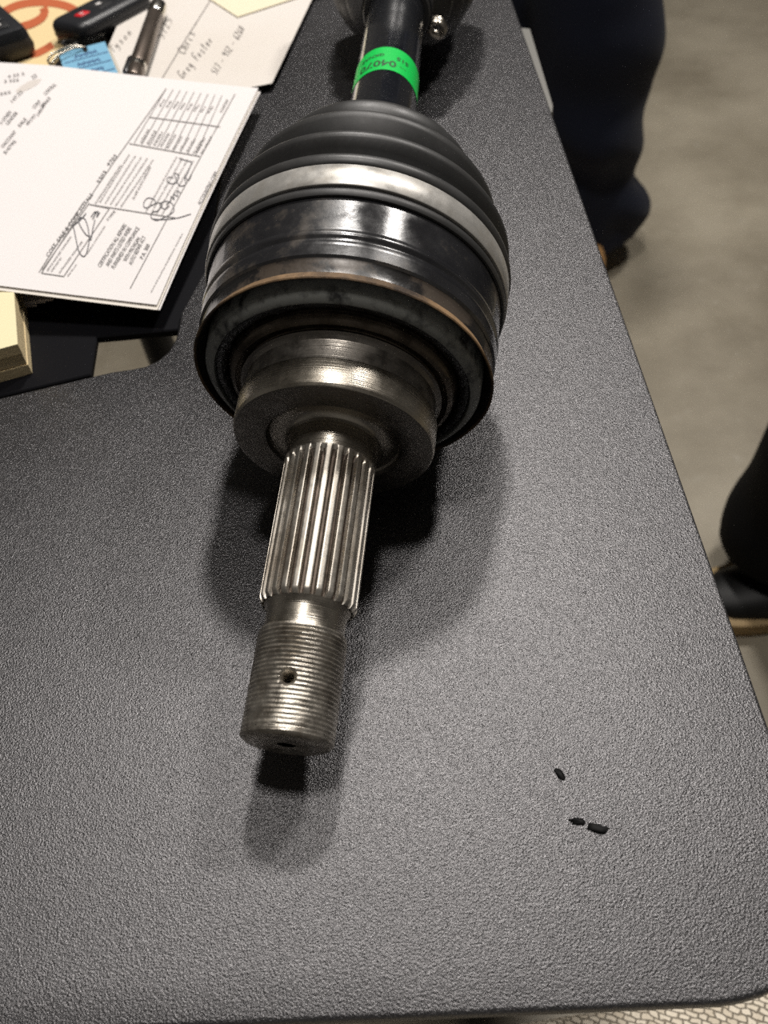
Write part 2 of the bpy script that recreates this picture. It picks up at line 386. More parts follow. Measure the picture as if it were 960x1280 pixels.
# small black crumbs on the desk
for nm, c, s, lab in (('grease_crumb', (700, 968), (0.0011, 0.0015), 'small black crumb on the desk, farthest from its front edge'),
                      ('grease_crumb', (722, 1027), (0.0020, 0.0009), 'thin slanting black crumb on the desk, beside the largest crumb'),
                      ('grease_crumb', (747, 1036), (0.0025, 0.0013), 'largest black crumb on the desk, with shiny lower edge')):
    c3 = at(*c, DZ); bm = bmesh.new(); bmesh.ops.create_icosphere(bm, subdivisions=2, radius=1.0)
    V = []
    for v in bm.verts:
        k = 1 + 0.5 * noise.noise(v.co * 1.7 + Vector((c[0], 0, 0)))
        V.append((c3[0] + v.co.x * s[0] * k, c3[1] + (v.co.y - 0.5 * v.co.x) * s[1] * k, DZ + max(0, 0.0001 + v.co.z * 0.0006 * k)))
    F = [[v.index for v in f.verts] for f in bm.faces]; bm.free()
    tag(mk(nm, V, F, M['crumb']), lab, 'crumb', 'black crumbs on the desk')

# ------------------------------------------------------------------ drive axle
def c2w(v): return RT * v[0] - UP * v[1] + FW * v[2]          # camera (x right, y down, z ahead) to world direction


dS = c2w(A([252, -2100, 1100.0])); dS /= np.linalg.norm(dS)
PE = CAM + c2w(A([-122 / 1100 * 0.22, 292 / 1100 * 0.22, 0.22]))
sd = np.cross(dS, A([0, 0, 1.0])); sd /= np.linalg.norm(sd); eS = np.cross(sd, dS)
axle = empty('drive_axle', (*at(440, 560, DZ)[:2], DZ), 'black and steel drive axle with splined threaded stub lying on the desk', 'axle')


def C(s): return PE + dS * (s * 0.001)


def lathe(mb, prof, n=96, cap0=False, cap1=False, rf=None, m=0):
    """(s, r) in millimetres along the stub axis"""
    return mb.loft([[C(s) + (eS * math.cos(a) + sd * math.sin(a)) * 0.001 * (r if rf is None else rf(s, r, a)) for a in [2 * PI * k / n for k in range(n)]] for s, r in prof], cap0, cap1, m=m)


def nz3(s, a, k=1.0): return noise.noise(Vector((s * k, 6 * math.cos(a) * k, 6 * math.sin(a) * k)))


# threaded end with drilled cross hole and centre hole
prof = [(2.2, 0.01), (2.0, 1.6), (0.15, 2.4), (0, 2.7), (0, 10.6), (0.5, 11.3)]
PIT = 1.2
st = np.arange(1.0, 28.6, PIT / 6)
def thr(s, r, a):
    if s < 0.9 or s > 28.7: return r
    ph = (s / PIT - a / (2 * PI)) % 1.0; tri = abs(2 * ph - 1)
    worn = min(1, max(0.0, (s - 3) / 20)); dep = 0.16 + 0.42 * worn ** 1.5 + 0.14 * nz3(s, a, 0.5)
    fade = min(1, (s - 0.9) / 0.8) * min(1, (28.7 - s) / 1.5)
    return 12.0 - dep * tri * fade + 0.05 * nz3(s, a, 2.1) + 0.06 * noise.noise(Vector((s * 4.0, 0.8 * math.cos(a), 0.8 * math.sin(a)))) - (0.0 if s < 27 else (s - 27) * 0.25)
prof += [(s, 12.0) for s in st] + [(28.8, 11.5)]
mb = MB(); lathe(mb, prof, 128, True, True, thr)
th_o = mb.build('threaded_end', M['thread'], axle, sharp=60)
# drill the hole with a boolean
s_h = 14.3; hb = C(s_h) - WPOS[axle.name]; ax = eS * math.cos(0.06) + sd * math.sin(0.06)
cut = MB(); rings = []
ua = np.cross(ax, dS); ua /= np.linalg.norm(ua); va = np.cross(ax, ua)
for h_, r_ in ((0.0, 1.5), (10.7, 1.5), (11.2, 2.0), (12.0, 2.7), (14, 4.4)):
    rings.append([C(s_h) + ax * h_ * 0.001 + (ua * math.cos(a) + va * math.sin(a)) * r_ * 0.001 for a in [2 * PI * k / 28 for k in range(28)]])
cut.loft(rings); co = cut.build('cutter', M['thread'], axle)
md = th_o.modifiers.new('b', 'BOOLEAN'); md.operation = 'DIFFERENCE'; md.object = co; md.solver = 'EXACT'
bpy.context.view_layer.update()
me = bpy.data.meshes.new_from_object(th_o.evaluated_get(bpy.context.evaluated_depsgraph_get()))
th_o.modifiers.clear(); th_o.data = me; me.name = 'threaded_end'
me.polygons.foreach_set('use_smooth', [True] * len(me.polygons)); me.set_sharp_from_angle(angle=math.radians(60))
bpy.data.objects.remove(co)
tag(th_o, 'worn steel thread with a drilled cross hole')

# smooth neck
mb = MB(); lathe(mb, [(28.4, 11.2), (29.2, 10.9), (30.5, 10.8), (34.0, 10.8), (35.2, 11.1), (36.4, 11.9)], 96)
mb.build('neck', M['turned'], axle)

# splines
NT = 26
def spl(s, r, a):
    x = (a * NT / (2 * PI) + 0.25) % 1.0; x = abs(2 * x - 1)            # 1 at tooth centre
    t = min(1, max(0, (x - 0.28) / 0.26)); t = t * t * (3 - 2 * t)
    root = 11.75; up = min(1, max(0, (s - 77.0) / 4.0)); root = root + up * up * 1.62
    lo = min(1, max(0, (s - 36.0) / 1.6))
    tip = 11.8 + 1.55 * math.sqrt(lo)
    return root + (max(tip, root) - root) * t
mb = MB(); lathe(mb, [(36.2, 12)] + [(s, 12) for s in (36.4, 36.7, 37.0, 37.4, 37.9, 39, 45, 55, 65, 73, 76.5, 77.5, 78.3, 79.1, 79.9, 80.6, 81.2)], NT * 14, rf=spl)
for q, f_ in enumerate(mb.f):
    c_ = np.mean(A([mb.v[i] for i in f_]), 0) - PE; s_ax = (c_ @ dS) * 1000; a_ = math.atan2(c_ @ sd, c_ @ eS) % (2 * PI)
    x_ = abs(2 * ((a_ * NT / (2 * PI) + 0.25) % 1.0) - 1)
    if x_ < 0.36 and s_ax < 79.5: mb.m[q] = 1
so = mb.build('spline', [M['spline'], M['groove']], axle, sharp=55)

# collar fillet, flange
mb = MB()
lathe(mb, [(81.0, 13.35), (82.5, 13.4), (85.5, 13.45), (88.3, 13.5), (89.4, 13.8), (90.2, 14.5), (90.6, 15.6), (90.7, 16.6), (90.7, 19.2), (90.4, 19.6), (89.9, 19.8)], 96)
mb.build('collar', M['turned'], axle)
mb = MB()
lathe(mb, [(89.9, 19.8), (88.9, 20.2), (88.7, 20.8), (88.6, 28.9), (88.8, 29.5)], 120)
mb.build('flange_face', M['darksteel'], axle, sharp=25)
mb = MB()
lathe(mb, [(88.8, 29.5), (89.5, 29.95), (90.2, 30.1), (97.5, 30.1), (98.2, 29.9), (98.5, 29.3)], 120)
mb.build('flange_rim', M['turned'], axle, sharp=25)
mb = MB()
lathe(mb, [(98.5, 29.3), (98.8, 29.0), (103.5, 29.0), (105.0, 29.2), (106.2, 30.0), (106.6, 30.8)], 120)
mb.build('bearing_seat', M['darksteel'], axle, sharp=25)
mb = MB()
lathe(mb, [(106.6, 30.8), (107.4, 30.4), (107.8, 30.6), (107.5, 31.8), (107.2, 32.6), (107.6, 33.6), (108.4, 34.3), (109.6, 34.8), (110.8, 35.2), (112.2, 35.6)], 120)
mb.build('shoulder_ring', M['browsteel'], axle)
mb = MB()
def goo(s, r, a): return r + 0.35 * nz3(s, a, 0.9) + 0.25 * nz3(s, a, 2.3)
lathe(mb, [(112.2, 35.2), (110.6, 35.8), (109.8, 36.4), (109.4, 37.2), (109.3, 38.2), (109.6, 39.0), (111.0, 39.4)], 160, rf=goo)
mb.build('grease_ring', M['grease'], axle)
mb = MB()
lathe(mb, [(111.5, 38.9), (109.2, 39.0), (108.7, 39.3), (108.7, 39.7), (110.6, 42.0), (111.2, 42.4), (117.5, 42.9)], 120)
mb.build('seal_ring', M['seal'], axle)
# dust shield with its rusty lip
mb = MB()
def wav(s, r, a): return r + 0.22 * nz3(0, a, 0.35) + 0.12 * nz3(3, a, 1.2)
lathe(mb, [(117.5, 43.2), (116.5, 43.8), (114.0, 44.6), (112.0, 45.35)], 140, rf=wav)
mb.build('dust_shield', M['shield'], axle)
mb = MB()
lathe(mb, [(112.0, 45.35), (111.6, 45.7), (111.55, 46.0), (111.9, 46.2), (112.6, 45.9), (113.6, 45.4), (114.5, 45.1)], 140, rf=wav)
mb.build('rusty_lip', M['rust'], axle)
# joint housing
mb = MB()
lathe(mb, [(114.0, 45.0), (115.0, 44.9), (118.5, 45.2), (119.2, 45.5)], 140, rf=wav, m=1)
lathe(mb, [(119.2, 45.5), (119.8, 46.2), (123.0, 46.4), (124.3, 46.5), (125.0, 46.1), (125.8, 46.2), (126.3, 46.7), (127.5, 46.9), (128.2, 46.5), (129.2, 46.5), (138.5, 47.0), (141.5, 47.1)], 140, rf=None, m=0)
mb.build('joint_housing', [M['housing'], M['dirty']], axle)

# boot: rings whose axis bends from the stub to the bar
HB = 0.050
PV = C(130); barh = at(586, -610, CAM[2])  # not used: horizon point, direction taken below
dB = c2w(A([106, -1250, 1100.0])); dB[2] = 0; dB /= np.linalg.norm(dB)
PV = A([PV[0], PV[1], PV[2]])
def bend(u):
    """frame at u mm from the joint centre: straight along the stub, then along the bar"""
    w_ = min(1, max(0, (u - 52) / 60)); w_ = w_ * w_ * (3 - 2 * w_)
    p = PV + (dS * (1 - w_) + dB * w_) * u * 0.001
    d = dS * (1 - w_) + dB * w_; d /= np.linalg.norm(d)
    s_ = np.cross(d, A([0, 0, 1.0])); s_ /= np.linalg.norm(s_); e_ = np.cross(s_, d); return p, d, s_, e_
def blathe(mb, prof, n=96, cap0=False, cap1=False, m=0):
    rings = []
    for u, r in prof:
        p, d, s_, e_ = bend(u); rings.append([p + (e_ * math.cos(a) + s_ * math.sin(a)) * r * 0.001 for a in [2 * PI * k / n for k in range(n)]])
    return mb.loft(rings, cap0, cap1, m=m)
bp_ = [(10.0, 47.2), (10.0, 47.9), (10.6, 48.3), (12.0, 48.4), (12.6, 48.0), (13.2, 48.0), (20.8, 48.3), (21.2, 48.8), (21.8, 49.3), (23.2, 49.7), (24.6, 49.5), (26.0, 48.2), (27.6, 46.0), (29.6, 45.2), (31.2, 46.4), (33.0, 48.3), (34.5, 48.6), (36.0, 48.0), (38.0, 44.4), (40.5, 41.3), (43.0, 40.0), (45.0, 40.9),
       (48.0, 43.2), (50.0, 43.5), (51.6, 42.7), (54.0, 38.8), (57.0, 34.6), (59.5, 33.6), (62.0, 35.6), (65.0, 36.8), (67.0, 36.4), (69.0, 34.0), (73.0, 29.5), (77.0, 28.6), (80, 28.6), (83, 25.0), (88, 21.0), (93, 19.0), (96, 18.2), (108, 18.0), (109, 17.0), (109, 14.7)]
mb = MB()
k = [0] + [i for i in range(1, len(bp_))]
blathe(mb, bp_, 128); mb.build('rubber_boot', M['rubber'], axle)
mb = MB(); blathe(mb, [(13.2, 48.0), (13.2, 48.75), (13.5, 48.95), (20.6, 49.2), (20.9, 49.0), (20.9, 48.2)], 128)
cb = mb.build('clamp_band', M['band'], axle); tag(cb, 'flat stainless clamp band around the boot')
mb = MB(); blathe(mb, [(96.5, 18.1), (96.5, 18.9), (103.5, 18.9), (103.5, 18.1)], 64); mb.build('small_clamp', M['band'], axle)

# bar
def D(u): return bend(u)
BR = 14.6
mb = MB(); blathe(mb, [(100, BR), (112, BR), (400, BR)], 64, True, True); mb.build('shaft_bar', M['paint'], axle)


def s_at_px(y, r):
    """bar position (mm) whose upper line is seen at pixel row y"""
    lo, hi = 80, 390
    for _ in range(50):
        mid = (lo + hi) / 2; p, d, s_, e_ = bend(mid); v = p + e_ * r * 0.001 - CAM
        py = 640 - FPX * (v @ UP) / (v @ FW)
        if py > y: lo = mid
        else: hi = mid
    return lo


# green label around the bar with its print upside down to the viewer
uA, uB = s_at_px(87, BR), s_at_px(59, BR)
mb = MB(); rings = []
for u in np.linspace(uA, uB, 4):
    p, d, s_, e_ = bend(u); rings.append([p + (e_ * math.cos(a) + s_ * math.sin(a)) * (BR + 0.12) * 0.001 for a in np.linspace(-1.65, 1.75, 40)])
mb.loft(rings, False, False, closed=False); lab = mb.build('bar_label', M['green'], axle); tag(lab, 'bright green printed label around the bar')
def FL(p):                                       # label plane in mm: x runs right to left for the viewer, y towards the viewer
    u = (uA + uB) / 2 - p[1]; a = -p[0] / BR; c_, d, s_, e_ = bend(u)
    return c_ + (e_ * math.cos(a) + s_ * math.sin(a)) * (BR + 0.2) * 0.001
H_ = uB - uA
def fit(mb, s, x0, length, y0, cap): v, f = text_geo(s, 1.0, 'LEFT', 0.022); L = v[:, 0].max() - v[:, 0].min(); o_ = v[:, 0].min(); h0 = v[:, 1].max(); mb.add([FL(A([x0 + (x - o_) / L * length, y0 + y / h0 * cap])) for x, y in v], f)
mb = MB(); fit(mb, '04070', -6.6, 17.2, H_ * 0.10, H_ * 0.26); mb.build('label_number', M['ink_dk'], lab, smooth=False)
mb = MB(); fit(mb, 'GKNAE', -0.8, 11.0, -H_ * 0.20, H_ * 0.12)
ribbon(mb, [(-8.2, H_ * 0.22), (-11.4, H_ * 0.22)], 0.5, FL); fit(mb, 'S15', -12.4, 6.0, -H_ * 0.14, H_ * 0.15)
mb.build('label_print', M['ink_dk'], lab, smooth=False)

# inner joint at the far end
u0 = 270.0
ib = [(0, 14.7), (0, 17.0), (1, 17.6), (16, 18), (20, 19), (24, 25), (27, 28.5), (29, 29.3), (31, 28.8), (34, 26.5), (38, 32), (42, 35.8), (44, 36.3), (46, 35.8), (49, 33.5), (54, 39), (58, 41.4), (61, 41.4), (64, 39.5), (70, 43), (76, 45), (100, 45)]
mb = MB(); blathe(mb, [(u0 + a, r) for a, r in ib], 96); mb.build('inner_boot', M['rubber'], axle)
mb = MB(); blathe(mb, [(u0 + 3, 17.6), (u0 + 3, 18.6), (u0 + 11, 18.8), (u0 + 11, 17.8)], 64); icl = mb.build('inner_clamp', M['plastic2'], axle)
p, d, s_, e_ = bend(u0 + 13); aa = 2.12
cc = p + (e_ * math.cos(aa) + s_ * math.sin(aa)) * 0.0235; rad = (e_ * math.cos(aa) + s_ * math.sin(aa)); tg = (-e_ * math.sin(aa) + s_ * math.cos(aa))
mb = MB(); tube(mb, [cc + rad * 0.0045 * math.cos(q) + tg * 0.0032 * math.sin(q) * 1.2 for q in np.linspace(0, 2 * PI, 17)], 0.0013, 8)
for z in (-0.003, 0.003):
    tube(mb, [cc + d * z + rad * 0.0042 * math.cos(q) + tg * 0.0036 * math.sin(q) for q in np.linspace(0, 2 * PI, 17)], 0.0013, 8)
mb.build('clamp_ear', M['turned'], icl)
mb = MB(); blathe(mb, [(u0 + 88, 45.3), (u0 + 92, 47.0), (u0 + 125, 47.0), (u0 + 132, 40), (u0 + 134, 20), (u0 + 160, 14), (u0 + 190, 13.5)], 96, True, True); mb.build('inner_housing', M['housing'], axle)

# ------------------------------------------------------------------ papers and pad on the left
# cream booklet
def sheet(name, px4, z, thick, m, label, cat, nx=10, ny=10, zf=None, parent=None, msd=None):
    """px4: four pixel corners (going round) at height z -> slightly thick curved sheet"""
    q = [at(x, y, z)[:2] for x, y in px4]; top = []; 
    for j in range(ny + 1):
        for i in range(nx + 1):
            u, v = i / nx, j / ny
            p = (q[0] * (1 - u) + q[1] * u) * (1 - v) + (q[3] * (1 - u) + q[2] * u) * v
            top.append((p[0], p[1], (zf(p) if zf else z)))
    n = len(top); V = top + [(a, b, c - thick) for a, b, c in top]; F = []; W = nx + 1
    for j in range(ny):
        for i in range(nx):
            a = j * W + i; F.append((a, a + 1, a + W + 1, a + W)); F.append((n + a, n + a + W, n + a + W + 1, n + a + 1))
    rim = [i for i in range(W)] + [j * W + nx for j in range(1, ny + 1)] + [ny * W + i for i in range(nx - 1, -1, -1)] + [j * W for j in range(ny - 1, 0, -1)]
    for a, b in zip(rim, rim[1:] + rim[:1]): F.append((a, n + a, n + b, b))
    mb_ = MB().add(V, F); o = mb_.build(name, m, parent, sharp=30)
    if label: tag(o, label, cat)
    return o


ZB = RZ + 0.0035
bk = sheet('cream_leaflet', [(-160, 30), (-60, -90), (178, -60), (52, 92)], ZB, 0.003, M['cream'], 'cream leaflet with orange-red loops printed on it under the remotes', 'leaflet')
mb = MB()
def FB(p): return A([*at(p[0], p[1], ZB)[:2], ZB + 0.0002])
def stroke_px(mb, pts, wpx, F, n=8):
    """stroke given in picture points on a level sheet, wpx may vary"""
    P = spline(pts, n); ribbon(mb, P, wpx, F)
stroke_px(mb, [(-20, 34), (2, 17), (22, 7), (46, 3), (72, 5), (92, 12), (104, 24)], 10, FB)
stroke_px(mb, [(54, 10), (56, 15), (52, 23), (40, 30), (28, 34), (14, 42)], 10, lambda p: FB(p) + A([0, 0, 0.0002]))
stroke_px(mb, [(26, 64), (34, 68), (46, 67), (58, 61), (66, 56)], 9, FB)
stroke_px(mb, [(-10, 78), (8, 75), (24, 68)], 8, FB)
mb.build('printed_loops', M['orange'], bk, smooth=False)

# handwritten note sheet
ZN = RZ + 0.0075
nt_ = sheet('note_sheet', [(96, 150), (166, -14), (398, -18), (340, 104)], ZN, 0.0004, M['note'], 'off-white sheet with pencilled notes, beneath the pen', 'paper', ny=14)
def FN(p): return A([*at(p[0], p[1], ZN)[:2], ZN + 0.00025])
mb = MB(); ribbon(mb, [(263, 1), (232, 50), (200, 103)], 1.1, FN); mb.build('ruled_line', M['pencil'], nt_, smooth=False)
def write(mb, s, x0, y0, x1, y1, hpx, F, m=0, shear=0.15):
    """text from picture point to picture point, hpx = letter height in the picture across the line"""
    v, f = text_geo(s, 1.0, 'LEFT', 0.0); L = v[:, 0].max(); a = A([x0, y0]); b = A([x1, y1]); t = b - a; ln = np.linalg.norm(t); t = t / ln
    nrm = A([t[1], -t[0]]) if True else None
    mb.add([F(a + t * ((x + shear * y) / L * ln) + nrm * (y / 0.72 * hpx)) for x, y in v], f, m)
GL = {'C': ([(.8, .85), (.5, 1), (.15, .75), (.1, .35), (.35, 0), (.8, .15)],), 'h': ([(.15, 1), (.15, 0), (.2, .4), (.45, .55), (.6, .4), (.65, 0)],), 'r': ([(.15, .5), (.2, 0), (.25, .4), (.55, .52)],), 'i': ([(.2, .5), (.2, 0), (.35, .05)], [(.2, .75), (.22, .8)]),
      's': ([(.6, .45), (.35, .52), (.25, .35), (.55, .2), (.45, 0), (.15, .05)],), '-': ([(.1, .35), (.75, .38)],), 'G': ([(.8, .9), (.45, 1), (.12, .6), (.2, .1), (.6, 0), (.8, .4), (.5, .42)],), 'e': ([(.15, .25), (.55, .3), (.45, .52), (.2, .4), (.25, .05), (.6, .08)],), 'g': ([(.55, .45), (.3, .52), (.15, .25), (.35, .02), (.55, .4), (.55, -.3), (.25, -.4)],),
      'F': ([(.2, 0), (.3, 1), (.9, 1)], [(.1, .5), (.7, .55)]), 'o': ([(.4, .5), (.15, .3), (.3, 0), (.6, .2), (.4, .5)],), 't': ([(.35, .9), (.3, .1), (.5, .02)], [(.1, .6), (.65, .62)]), 'T': ([(.1, 1), (.9, .97)], [(.5, 1), (.42, 0)]), 'y': ([(.15, .5), (.25, .1), (.55, .5), (.5, -.3), (.2, -.4)],), 'n': ([(.15, .5), (.18, 0), (.25, .42), (.5, .5), (.6, 0)],),
      '0': ([(.45, 1), (.15, .6), (.25, .05), (.6, .2), (.65, .8), (.45, 1)],), '1': ([(.4, 1), (.35, 0)],), '2': ([(.15, .8), (.45, 1), (.65, .7), (.15, 0), (.75, .03)],), '3': ([(.2, .95), (.6, .9), (.35, .55), (.65, .3), (.4, 0), (.15, .1)],), '5': ([(.7, 1), (.25, .97), (.2, .55), (.6, .5), (.6, .1), (.15, 0)],), '6': ([(.6, 1), (.25, .6), (.2, .1), (.55, .05), (.6, .35), (.25, .4)],), '7': ([(.1, .97), (.7, 1), (.3, 0)],), '9': ([(.65, .7), (.4, 1), (.15, .75), (.4, .5), (.65, .75), (.6, 0)],), ' ': ()}
mb = MB(); hr_ = random.Random(5)
for s, a in (('Chris -', (231, 69, 250, 29, 12)), ('Greg Foster', (229, 99, 268, 50, 12)), ('517 - 932 - 6260', (271, 94, 307, 36, 10)), ('Tyson', (141, 67, 167, 40, 10)), ('5725', (204, 50, 217, 24, 11))):
    a0 = A(a[:2], dtype=float); t = A(a[2:4], dtype=float) - a0; adv = t / len(s); t1 = t / np.linalg.norm(t); nr = A([t1[1], -t1[0]])
    for q, ch in enumerate(s):
        for stp in GL[ch]:
            P_ = [a0 + adv * (q + x * 0.95 + 0.1 * y) + nr * a[4] * (y + hr_.uniform(-.05, .05)) * 0.9 for x, y in stp]
            ribbon(mb, spline(P_, 4) if len(P_) > 2 else P_, 0.85, FN)
tag(mb.build('handwriting', M['pencil'], nt_, smooth=False), kind='stuff')
# sticky note corner lying on it
st_ = sheet('sticky_note', [(300, -60), (424, -20), (297, 21), (258, -4)], ZN + 0.0009, 0.0003, M['paper2'], 'pale yellow sticky note corner on the pencilled sheet', 'note', 4, 4)
st_.data.materials[0] = mat('pale_yellow_note', (0.82, 0.75, 0.56), 0.8, spec=0.2)

# yellow pad under the invoice
PADH = 0.0155
padq = [at(x, y, RZ + PADH)[:2] for x, y in ((22, 430), (15, 330), (-120, 290), (-140, 474))]
pad = empty('yellow_notepad', (*np.mean(padq, 0), RZ), 'thick pale yellow notepad sticking out under the invoice', 'notepad')
def quadslab(mb, q, z0, z1, m=0): return mb.loft([[(*p, z0) for p in q], [(*p, z1) for p in q]], m=m)
padq = A(padq)
if np.cross(padq[1] - padq[0], padq[2] - padq[1]) < 0: padq = padq[::-1]
mb = MB(); zz = RZ + 0.0004
for k in range(3):
    h_ = PADH / 3; quadslab(mb, offset_poly(padq, 0.0003 * (k % 2)), RZ + 0.0002 + k * h_, RZ + (k + 1) * h_ - (0.0003 if k < 2 else 0.0006))
mb.build('paper_block', M['padside'], pad, smooth=False)
mb = MB(); quadslab(mb, padq, RZ + PADH - 0.0006, RZ + PADH); mb.build('top_sheet', M['sticky'], pad, smooth=False)

# grey cards peeking out below the invoice
for i, (a, lab) in enumerate((((66, 380), 'grey card under the invoice, reaching farthest right'), ((56, 381), 'grey card under the invoice, between two others'), ((45, 384), 'grey card under the invoice, shortest of the three by the notepad'))):
    x, y = a; z = RZ + 0.0012 * (3 - i)
    sheet('grey_card', [(24, y - 1), (25, y - 40), (x + 8, y - 44), (x, y - 7 + 2 * i)][0:4], z, 0.001, M['greycard'], lab, 'card', 2, 2)['group'] = 'grey cards beside the notepad'

# invoice: three sheets, rising to the left, drooping at the near corner
TR_, BR_ = at(323, 110, DZ + 0.013)[:2], at(196, 381, DZ + 0.009)[:2]
vE = BR_ - TR_; LE = np.linalg.norm(vE); vE /= LE; vN = A([vE[1], -vE[0]]); vN = vN if vN[0] < 0 else -vN
def inv_z(p):
    d = A(p) - TR_; u = d @ vE / LE; v = d @ vN
    z = 0.012 + 0.006 * min(1, max(0, v) / 0.14) ** 1.2 - 0.0042 * max(0, u) ** 3 * max(0, 1 - max(0, v) / 0.09)
    return DZ + z
def at_inv(x, y, lift=0.0):
    z = DZ + 0.012
    for _ in range(12): z = inv_z(at(x, y, z)[:2])
    p = at(x, y, z); return A([p[0], p[1], z + lift])
invq = [at_inv(323, 110), at_inv(196, 381), at_inv(0, 357), at_inv(0, 78)]
qB = [p[:2] for p in invq]
qB[2] = qB[2] + (qB[2] - qB[1]) * 1.3; qB[3] = qB[3] + (qB[3] - qB[0]) * 0.55
def inv_sheet(name, shift, dz, m, parent):
    top = []; nx, ny = 80, 60
    for j in range(ny + 1):
        for i in range(nx + 1):
            u, v = i / nx, j / ny
            p = (qB[0] * (1 - v) + qB[1] * v) * (1 - u) + (qB[3] * (1 - v) + qB[2] * v) * u + shift
            top.append((p[0], p[1], inv_z(p) + dz))
    n = len(top); W = nx + 1; V = top + [(a, b, c - 0.0002) for a, b, c in top]; F = []
    for j in range(ny):
        for i in range(nx):
            a = j * W + i; F.append((a, a + 1, a + W + 1, a + W)); F.append((n + a, n + a + W, n + a + W + 1, n + a + 1))
    rim = [i for i in range(W)] + [j * W + nx for j in range(1, ny + 1)] + [ny * W + i for i in range(nx - 1, -1, -1)] + [j * W for j in range(ny - 1, 0, -1)]
    for a, b in zip(rim, rim[1:] + rim[:1]): F.append((a, n + a, n + b, b))
    return MB().add(V, F).build(name, m, parent)
inv = empty('invoice', (*np.mean(qB, 0), DZ + 0.001), 'white printed invoice with two signatures lying over the yellow notepad', 'invoice')
inv_sheet('top_sheet', A([0, 0]), 0, M['paper'], inv)
inv_sheet('under_sheet', vE * 0.0022 + vN * -0.0006, -0.0009, M['paper2'], inv)
inv_sheet('under_sheet', vE * 0.0012 + vN * -0.0012, -0.0017, M['paper'], inv)
def FI(p): return at_inv(p[0], p[1], 0.0003)
def pline(mb, pts, wpx=1.0): ribbon(mb, [A(pts[0]) + (A(pts[1]) - A(pts[0])) * t for t in np.linspace(0, 1, 7)], wpx, FI)
mb = MB()
for a, b in (((208, 111), (142, 204)), ((142, 204), (120, 236)), ((120, 236), (52, 342)), ((112, 254), (53, 338)), ((112, 256), (137, 261)), ((137, 261), (80, 346)), ((53, 342), (80, 346)), ((294, 118), (259, 182)), ((259, 182), (215, 263)), ((215, 263), (163, 361)),
             ((187, 147), (275, 159)), ((112, 256), (220, 273)), ((162, 180), (250, 196)), ((104, 254), (49, 341))):
    pline(mb, [a, b], 1.0)
for i in range(9):
    x0 = 208 + i * 8.7; y0 = 111 + i * 1.1; x1 = 168 + i * 9.6; y1 = 179 + i * 1.9
    pline(mb, [(x0, y0), (x1, y1)], 0.8)
mb.build('form_lines', M['ink_lt'], inv, smooth=False)
mb = MB()
T = lambda s, x0, y0, x1, y1, h: write(mb, s, x0, y0, x1, y1, h, FI, shear=0.0)
for k, (s, x0, y0, x1, y1) in enumerate((('CERTIFICATION ALL REPAIRS', 126, 335, 159, 282), ('AND PARTS LISTED WERE', 136, 334, 165, 286), ('FURNISHED IN COMPLIANCE', 143, 337, 175, 286), ('WITH MICHIGAN', 158, 328, 176, 299), ('AUTO REPAIR ACT', 165, 332, 183, 297), ('P.A. 300', 179, 325, 188, 307))): T(s, x0, y0, x1, y1, 5.2)
mb.build('certification_text', M['ink'], inv, smooth=False); mb = MB()
T('COST, SALE & COMP TOTALS', 61, 322, 117, 244, 5)
T('3303', 124, 231, 134, 216, 5); T('9703', 137, 209, 147, 196, 5)
mb.build('totals_text', M['ink'], inv, smooth=False); mb = MB()
T('ACCOUNTING COPY', 251, 257, 273, 216, 5)
mb.build('copy_text', M['ink'], inv, smooth=False); mb = MB()
T('LABOR', 48, 146, 57, 133, 4); T('CONTROL', 57, 120, 71, 107, 4.5); T('28663', 53, 136, 64, 124, 4.5); T('CONT', 43, 137, 52, 128, 4.5)
T('SALE', 25, 160, 34, 150, 4.5); T('49197', 35, 158, 46, 146, 4.5); T('O/ACCOUNT', 4, 186, 21, 166, 4.5); T('5/4795', 7, 194, 21, 178, 4.5)
T('11 OTHERS', 2, 157, 15, 141, 4.5); T('LEADER', 10, 157, 23, 142, 4.5); T('147.22', 15, 130, 29, 116, 4.5); T('22', 41, 100, 47, 96, 4.5)
T('4 22 2', 10, 98, 31, 94, 3.5); T('2 222', 5, 104, 24, 102, 3.5); T('222', 0, 120, 14, 117, 3.5)
mb.build('figures_text', M['ink'], inv, smooth=False); mb = MB()
T('X NAME', 135, 277, 145, 265, 3.2); T('PLEASE PAY', 247, 192, 258, 173, 3.2); T('THIS AMOUNT', 253, 194, 266, 172, 3.2)
T('SERVICE MANAGER COMPLAINTS', 60, 340, 90, 297, 2.4); T('CHECKED BY', 65, 341, 78, 323, 2.4); T('AUTHORIZED SIGNATURE', 75, 343, 104, 303, 2.4)
tag(mb.build('form_captions', M['ink'], inv, smooth=False), kind='stuff')
# lines of print too small to read: rows of short ticks
mb = MB(); rr = random.Random(3)
def rowticks(x0, y0, x1, y1, h, n):
    a, b = A([x0, y0], dtype=float), A([x1, y1], dtype=float); t = (b - a); ln = np.linalg.norm(t); t /= ln; nn = A([t[1], -t[0]]); q = 0
    while q < ln:
        wd = rr.uniform(1.2, 4.2)
        for o_ in np.arange(q, min(q + wd, ln), 0.85):
            c = a + t * o_; ribbon(mb, [c, c + nn * h * rr.uniform(0.6, 1)], 0.42, FI)
        q += wd + rr.uniform(0.8, 1.6)
for i in range(9): rowticks(178 + i * 8.2, 180 + i * 1.6, 188 + i * 8.2, 163 + i * 1.7, 4.2, 0)
for i in range(5): rowticks(126 + i * 6.6, 254 + i * 1.4, 163 + i * 7.4, 194 + i * 1.7, 2.6, 0)
for i in range(4): rowticks(183 + i * 6.6, 267 + i * 1.3, 222 + i * 7.0, 197 + i * 1.6, 2.6, 0)
rowticks(168, 250, 190, 209, 3.6, 0); rowticks(119, 258, 152, 208, 3.0, 0)
